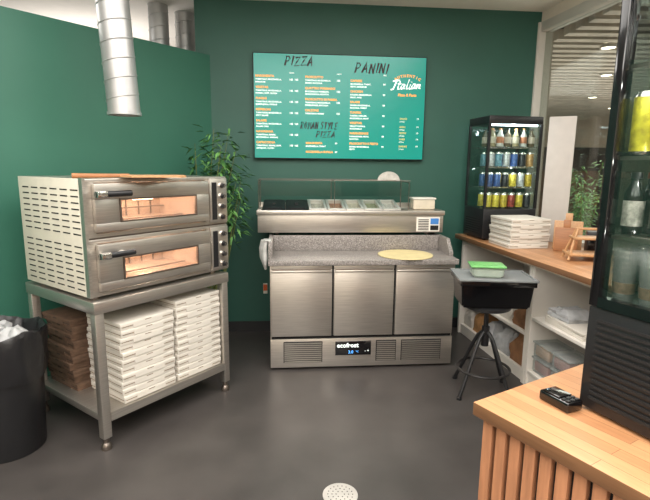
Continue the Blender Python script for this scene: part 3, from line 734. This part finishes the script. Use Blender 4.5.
def taper(mb,w0,d0,w1,d1,z0,z1,m=0):
    t_=bmesh.new(); vs=[]
    for (w,d,z) in ((w0,d0,z0),(w1,d1,z1)):
        for a,b_ in ((-1,-1),(1,-1),(1,1),(-1,1)): vs.append(t_.verts.new((a*w/2,b_*d/2,z)))
    t_.faces.new(vs[0:4][::-1]); t_.faces.new(vs[4:8])
    for i in range(4):
        j=(i+1)%4; t_.faces.new([vs[i],vs[j],vs[4+j],vs[4+i]])
    bmesh.ops.bevel(t_,geom=t_.edges[:],offset=.012,segments=2,affect='EDGES'); mb.merge(t_,m)
mb=MB(BLACKG); taper(mb,.44,.27,.47,.31,0,.17)
for a in ((-.245,.245,-.165,-.145),(-.245,.245,.145,.165),(-.245,-.225,-.145,.145),(.225,.245,-.145,.145)): mb.box(a[0],a[1],a[2],a[3],.155,.19,bev=.004)
part(t,'tub',mb)
mb=MB(glass('cloudy_lid',(196,200,200),.15,.12,.30)); mb.box(-.25,.25,-.17,.17,.191,.196,bev=.002)
for a in ((-.252,.252,-.174,-.162),(-.252,.252,.162,.174),(-.252,-.24,-.162,.162),(.24,.252,-.162,.162)): mb.box(a[0],a[1],a[2],a[3],.190,.203,bev=.002)
part(t,'lid',mb,'cloudy clear plastic lid with raised rim')
t=thing('snack_container','clear container with bright green lid on black tub','container',(sx-.03,sy-.02,.8425),rad(-8))
mb=MB(mat('frosted_tub',(170,182,168),.3,0,.1)); taper(mb,.19,.14,.215,.165,0,.07); part(t,'tub',mb)
mb=MB(GREENLID); mb.box(-.114,.114,-.088,.088,.07,.082,bev=.005); mb.box(-.085,.085,-.06,.06,.082,.085); part(t,'lid',mb)

# ---------------------------------------------------------------- bar in front
t=thing('bar_counter','beech-topped bar counter clad in vertical wooden slats','counter',F_BAR(0,0),A_BAR)
mb=MB(BEECH); mb.box(0,.95,-1.5,0,.86,.90,bev=.003); part(t,'worktop',mb)
mb=MB(DARK); mb.box(.040,.93,-1.48,-.03,0,.859); part(t,'body',mb)
mb=MB(SLAT)
k=0
while k*.046<1.42:
    y=-.055-k*.046; mb.box(.022,.041,y,y+.032,.01,.858,bev=.0006); k+=1
for j in range(19):
    x=.05+j*.046; mb.box(x,x+.032,-.031,-.010,.01,.858,bev=.0006)
part(t,'slat_cladding',mb,'vertical oak slats on black backing')
A_FR=rad(24)
t=thing('card_terminal','small black card terminal lying on the wooden bar','card reader',(.680,1.283,.9005),A_FR)
mb=MB(BLACKG,BLACK); mb.box(-.03,.03,-.05,.05,0,.03,bev=.006); mb.box(-.025,.025,-.015,.04,.03,.034,m=0,bev=.001)
part(t,'housing',mb)
for a in range(3):
    for b_ in range(2):
        mb=MB(BLACK); mb.box(-.024+a*.017,-.012+a*.017,-.043+b_*.013,-.034+b_*.013,.03,.0335); part(t,'key',mb)
# large black fridge
gx,gy=.722,1.27; F_FR=frame(gx,gy,A_FR)
t=thing('black_display_fridge','tall glossy black glass-door display fridge on the wooden bar','fridge',(gx,gy,.90),A_FR)
w_,d_,h_=.50,.46,1.30
b=MB(BLACKG,DARK,BLACK)
b.box(0.005,d_,-w_,0,.01,.30,m=2,bev=.004); b.box(.02,d_,-w_,0,1.22,h_,m=0,bev=.004)
for x,y in ((.03,-.018),(d_-.018,-.018),(d_-.018,-w_),(.03,-w_)): b.box(x,x+.018,y,y+.018,.3,1.22,m=0)
for k in range(14):
    z=.04+k*.017; b.box(.001,.009,-w_+.04,-.03,z,z+.008,m=1)
for x in (.05,d_-.05):
    for y in (-.05,-w_+.05): b.cyl((x,y,0),.02,.012)
part(t,'body',b)
g_=MB(GLASSF); g_.box(.048,d_-.018,-.009,-.005,.3,1.22); g_.box(.048,d_-.018,-w_+.005,-w_+.009,.3,1.22); g_.box(d_-.009,d_-.005,-w_+.02,-.02,.3,1.22); part(t,'glass_panel',g_)
d=MB(BLACKG); d.box(0,.028,-.026,0,.302,1.29,bev=.004); d.box(0,.028,-w_,-w_+.026,.302,1.29,bev=.004); d.box(0,.028,-w_+.026,-.026,1.2,1.29); d.box(0,.028,-w_+.026,-.026,.302,.33)
dd=part(t,'door',d,'black framed glass door')
g_=MB(glass('door_front_glass',(240,244,242),.18)); g_.box(.010,.016,-w_+.026,-.026,.33,1.2); part(dd,'door_glass',g_)
l=MB(STRIP); l.box(.035,.042,-w_+.05,-.05,1.205,1.218); part(t,'light_strip',l)
SH2=[.302,.50,.705,.93]
for z in SH2[1:]:
    s=MB(STEELD)
    for k in range(10): s.tube([(.055+k*.04,-w_+.02,z-.005),(.055+k*.04,-.015,z-.005)],.002,6)
    s.box(.034,.038,-w_+.018,-.02,z-.014,z-.004); part(t,'wire_shelf',s)
def bigbottle(c1,c2,c3,h=.16,r=.025,nm='drink_bottle'):
    mb=MB(mat('glass_'+nm+str(c1[0]),c1,.15,0,.1,coat=.5),mat('lab_'+str(c2[0])+str(c1[0]),c2,.45,0,.5,70),mat('cap_'+str(c3[0])+str(c1[0]),c3,.4))
    mb.lathe([(0,0),(r*.9,0),(r,.006),(r,h*.14),(r*1.012,h*.14),(r*1.012,h*.55),(r,h*.55),(r*.97,h*.66),(r*.5,h*.82),(r*.46,h*.9),(r*.56,h*.9),(r*.56,h),(0,h)],seg=24,mfun=lambda k:1 if k in(3,4) else (2 if k>=9 else 0))
    return mb.mesh(nm)
YB=can((222,204,60),.155,.027); KB=bigbottle((24,20,20),(170,164,156),(24,24,24)); KD=bigbottle((30,24,22),(62,54,50),(120,60,44)); DC=can((46,44,46),.155,.027)
def cupmesh():
    mb=MB(PLASTICC,mat('cup_print',(120,100,84),.5,0,.4,60))
    for q in range(5):
        z=q*.014
        mb.lathe([(.022,z),(.031,z+.095),(.033,z+.095),(.033,z+.100),(.031,z+.100)],seg=22)
    mb.lathe([(0,0),(.022,0)],seg=22)
    mb.lathe([(.0262,.04),(.0292,.07),(.0298,.07),(.0268,.04)],seg=22,m=1)
    return mb.mesh('plastic_cup_stack')
CU=cupmesh()
for si,z in enumerate(SH2):
    for rx in range(6):
        for ry in range(6):
            x=.068+rx*.068; y=-.048-ry*.072
            if si==0: me,nm,lb,ct,gp=CU,'plastic_cup_stack','stack of nested clear plastic cups in black fridge','cups','cup stacks in the black fridge'
            elif si==1:
                k=(rx+ry)%3; me,nm,lb,ct,gp=(KB,'drink_bottle','dark bottle with grey label in black fridge','bottle','bottles in the black fridge') if k==0 else ((KD,'drink_bottle','dark brown bottle in black fridge','bottle','bottles in the black fridge') if k==1 else (DC,'drink_can','black drinks can in black fridge','can','cans in the black fridge'))
            elif si==2:
                me,nm,lb,ct,gp=(YB,'drink_can','yellow drinks can in black fridge','can','cans in the black fridge') if (ry+rx)%3!=2 else (DC,'drink_can','black drinks can in black fridge','can','cans in the black fridge')
            else:
                if ry<1 and rx<1: continue
                me,nm,lb,ct,gp=(KB if rx%2 else KD),'drink_bottle','dark bottle in black fridge','bottle','bottles in the black fridge'
            single(nm,lb,ct,me,F_FR(x,y,.90+z+.0003),R.uniform(0,6),gp)

# ---------------------------------------------------------------- floor drain
mb=MB(mat('drain_steel',(186,182,176),.5,.3,.08),DARK); mb.lathe([(0,0),(.085,0),(.085,.004),(.078,.006),(.0,.006)],seg=40)
for rr,n in ((.02,6),(.04,12),(.06,18)):
    for i in range(n):
        a=6.283*i/n; mb.cyl((rr*math.cos(a),rr*math.sin(a),.0055),.0032,.001,seg=8,m=1)
single('floor_drain','round perforated stainless floor drain in dark floor','drain',mb,(.086,2.08,0.0002),0)

# ---------------------------------------------------------------- lights
K=.74
def area(x,y,z,sx_,sy_,p,c=(1,.965,.92),rot=(0,0,0)):
    l=bpy.data.lights.new('ceiling_or_fill_light','AREA'); l.shape='RECTANGLE'; l.size=sx_; l.size_y=sy_; l.energy=p*K; l.color=c
    o=bpy.data.objects.new('ceiling_or_fill_light',l); o.location=(x,y,z); o.rotation_euler=rot; COL.objects.link(o); return o
area(-.7,1.9,2.93,2.4,1.6,78); area(.7,2.5,2.93,1.6,1.4,70); area(-.2,.2,2.93,2.8,1.6,120); area(1.4,.6,2.93,1.0,.8,30); area(-2.6,-.3,2.93,1.4,1.4,80); area(0,-2,2.93,4,1.6,170)
area(-.3,-1.4,1.9,4,2.4,190,(1,.965,.92),(rad(180),0,0))  # upward fill added behind the camera to brighten the ceiling
area(-2.6,5.4,2.2,1.6,.8,26,(1,.95,.9),(rad(180),0,0)); area(-3.0,3.6,2.9,1,1,40)  # upward fill added behind the partition, then a ceiling light there
area(5,7,2.85,4,4,380,(1,.95,.9)); area(4.5,2,2.85,2,3,150,(1,.95,.9)); area(5,7,.4,5,5,230,(1,.95,.9),(rad(180),0,0))  # hall ceiling lights, then an added upward fill near the floor
def pl_(loc,p,c=(1,1,1),r=.02):
    l=bpy.data.lights.new('interior_fill_light','POINT'); l.energy=p; l.color=c; l.shadow_soft_size=r; o=bpy.data.objects.new('interior_fill_light',l); o.location=loc; COL.objects.link(o)
pl_(F_RC(fx+.24,fy+.03,.95+.94),1.6,(.92,.96,1)); pl_(F_RC(fx+.24,fy+.022,.95+.6),.6,(.92,.96,1),.01); pl_(F_FR(.04,-.2,.9+1.17),1.8,(.95,.97,1)); pl_(F_FR(.034,-.15,.9+.68),.55,(1,.96,.92),.008); pl_(F_FR(.034,-.15,.9+.47),.55,(1,.96,.92),.008); pl_(F_FR(.034,-.12,.9+.89),.5,(1,.96,.92),.008)  # points added below the light strips to brighten the fridge contents
for k in range(2): pl_(F_OV(.44,.22,.85+.02+k*.315+.23),3.6,(1,.94,.86))  # point lights added in both decks to brighten the oven windows
w=bpy.data.worlds.new('World'); scene.world=w; w.use_nodes=True; w.node_tree.nodes['Background'].inputs[0].default_value=(.9,.87,.82,1); w.node_tree.nodes['Background'].inputs[1].default_value=.4

# ---------------------------------------------------------------- camera
cd=bpy.data.cameras.new('camera'); cd.sensor_width=36; cd.lens=480/650*36; cd.clip_start=.05
cam=bpy.data.objects.new('camera',cd); COL.objects.link(cam)
cam.matrix_world=Matrix.Translation((0,0,1.57))@Matrix.Rotation(rad(80),4,'X')@Matrix.Rotation(rad(.6),4,'Z')
scene.camera=cam
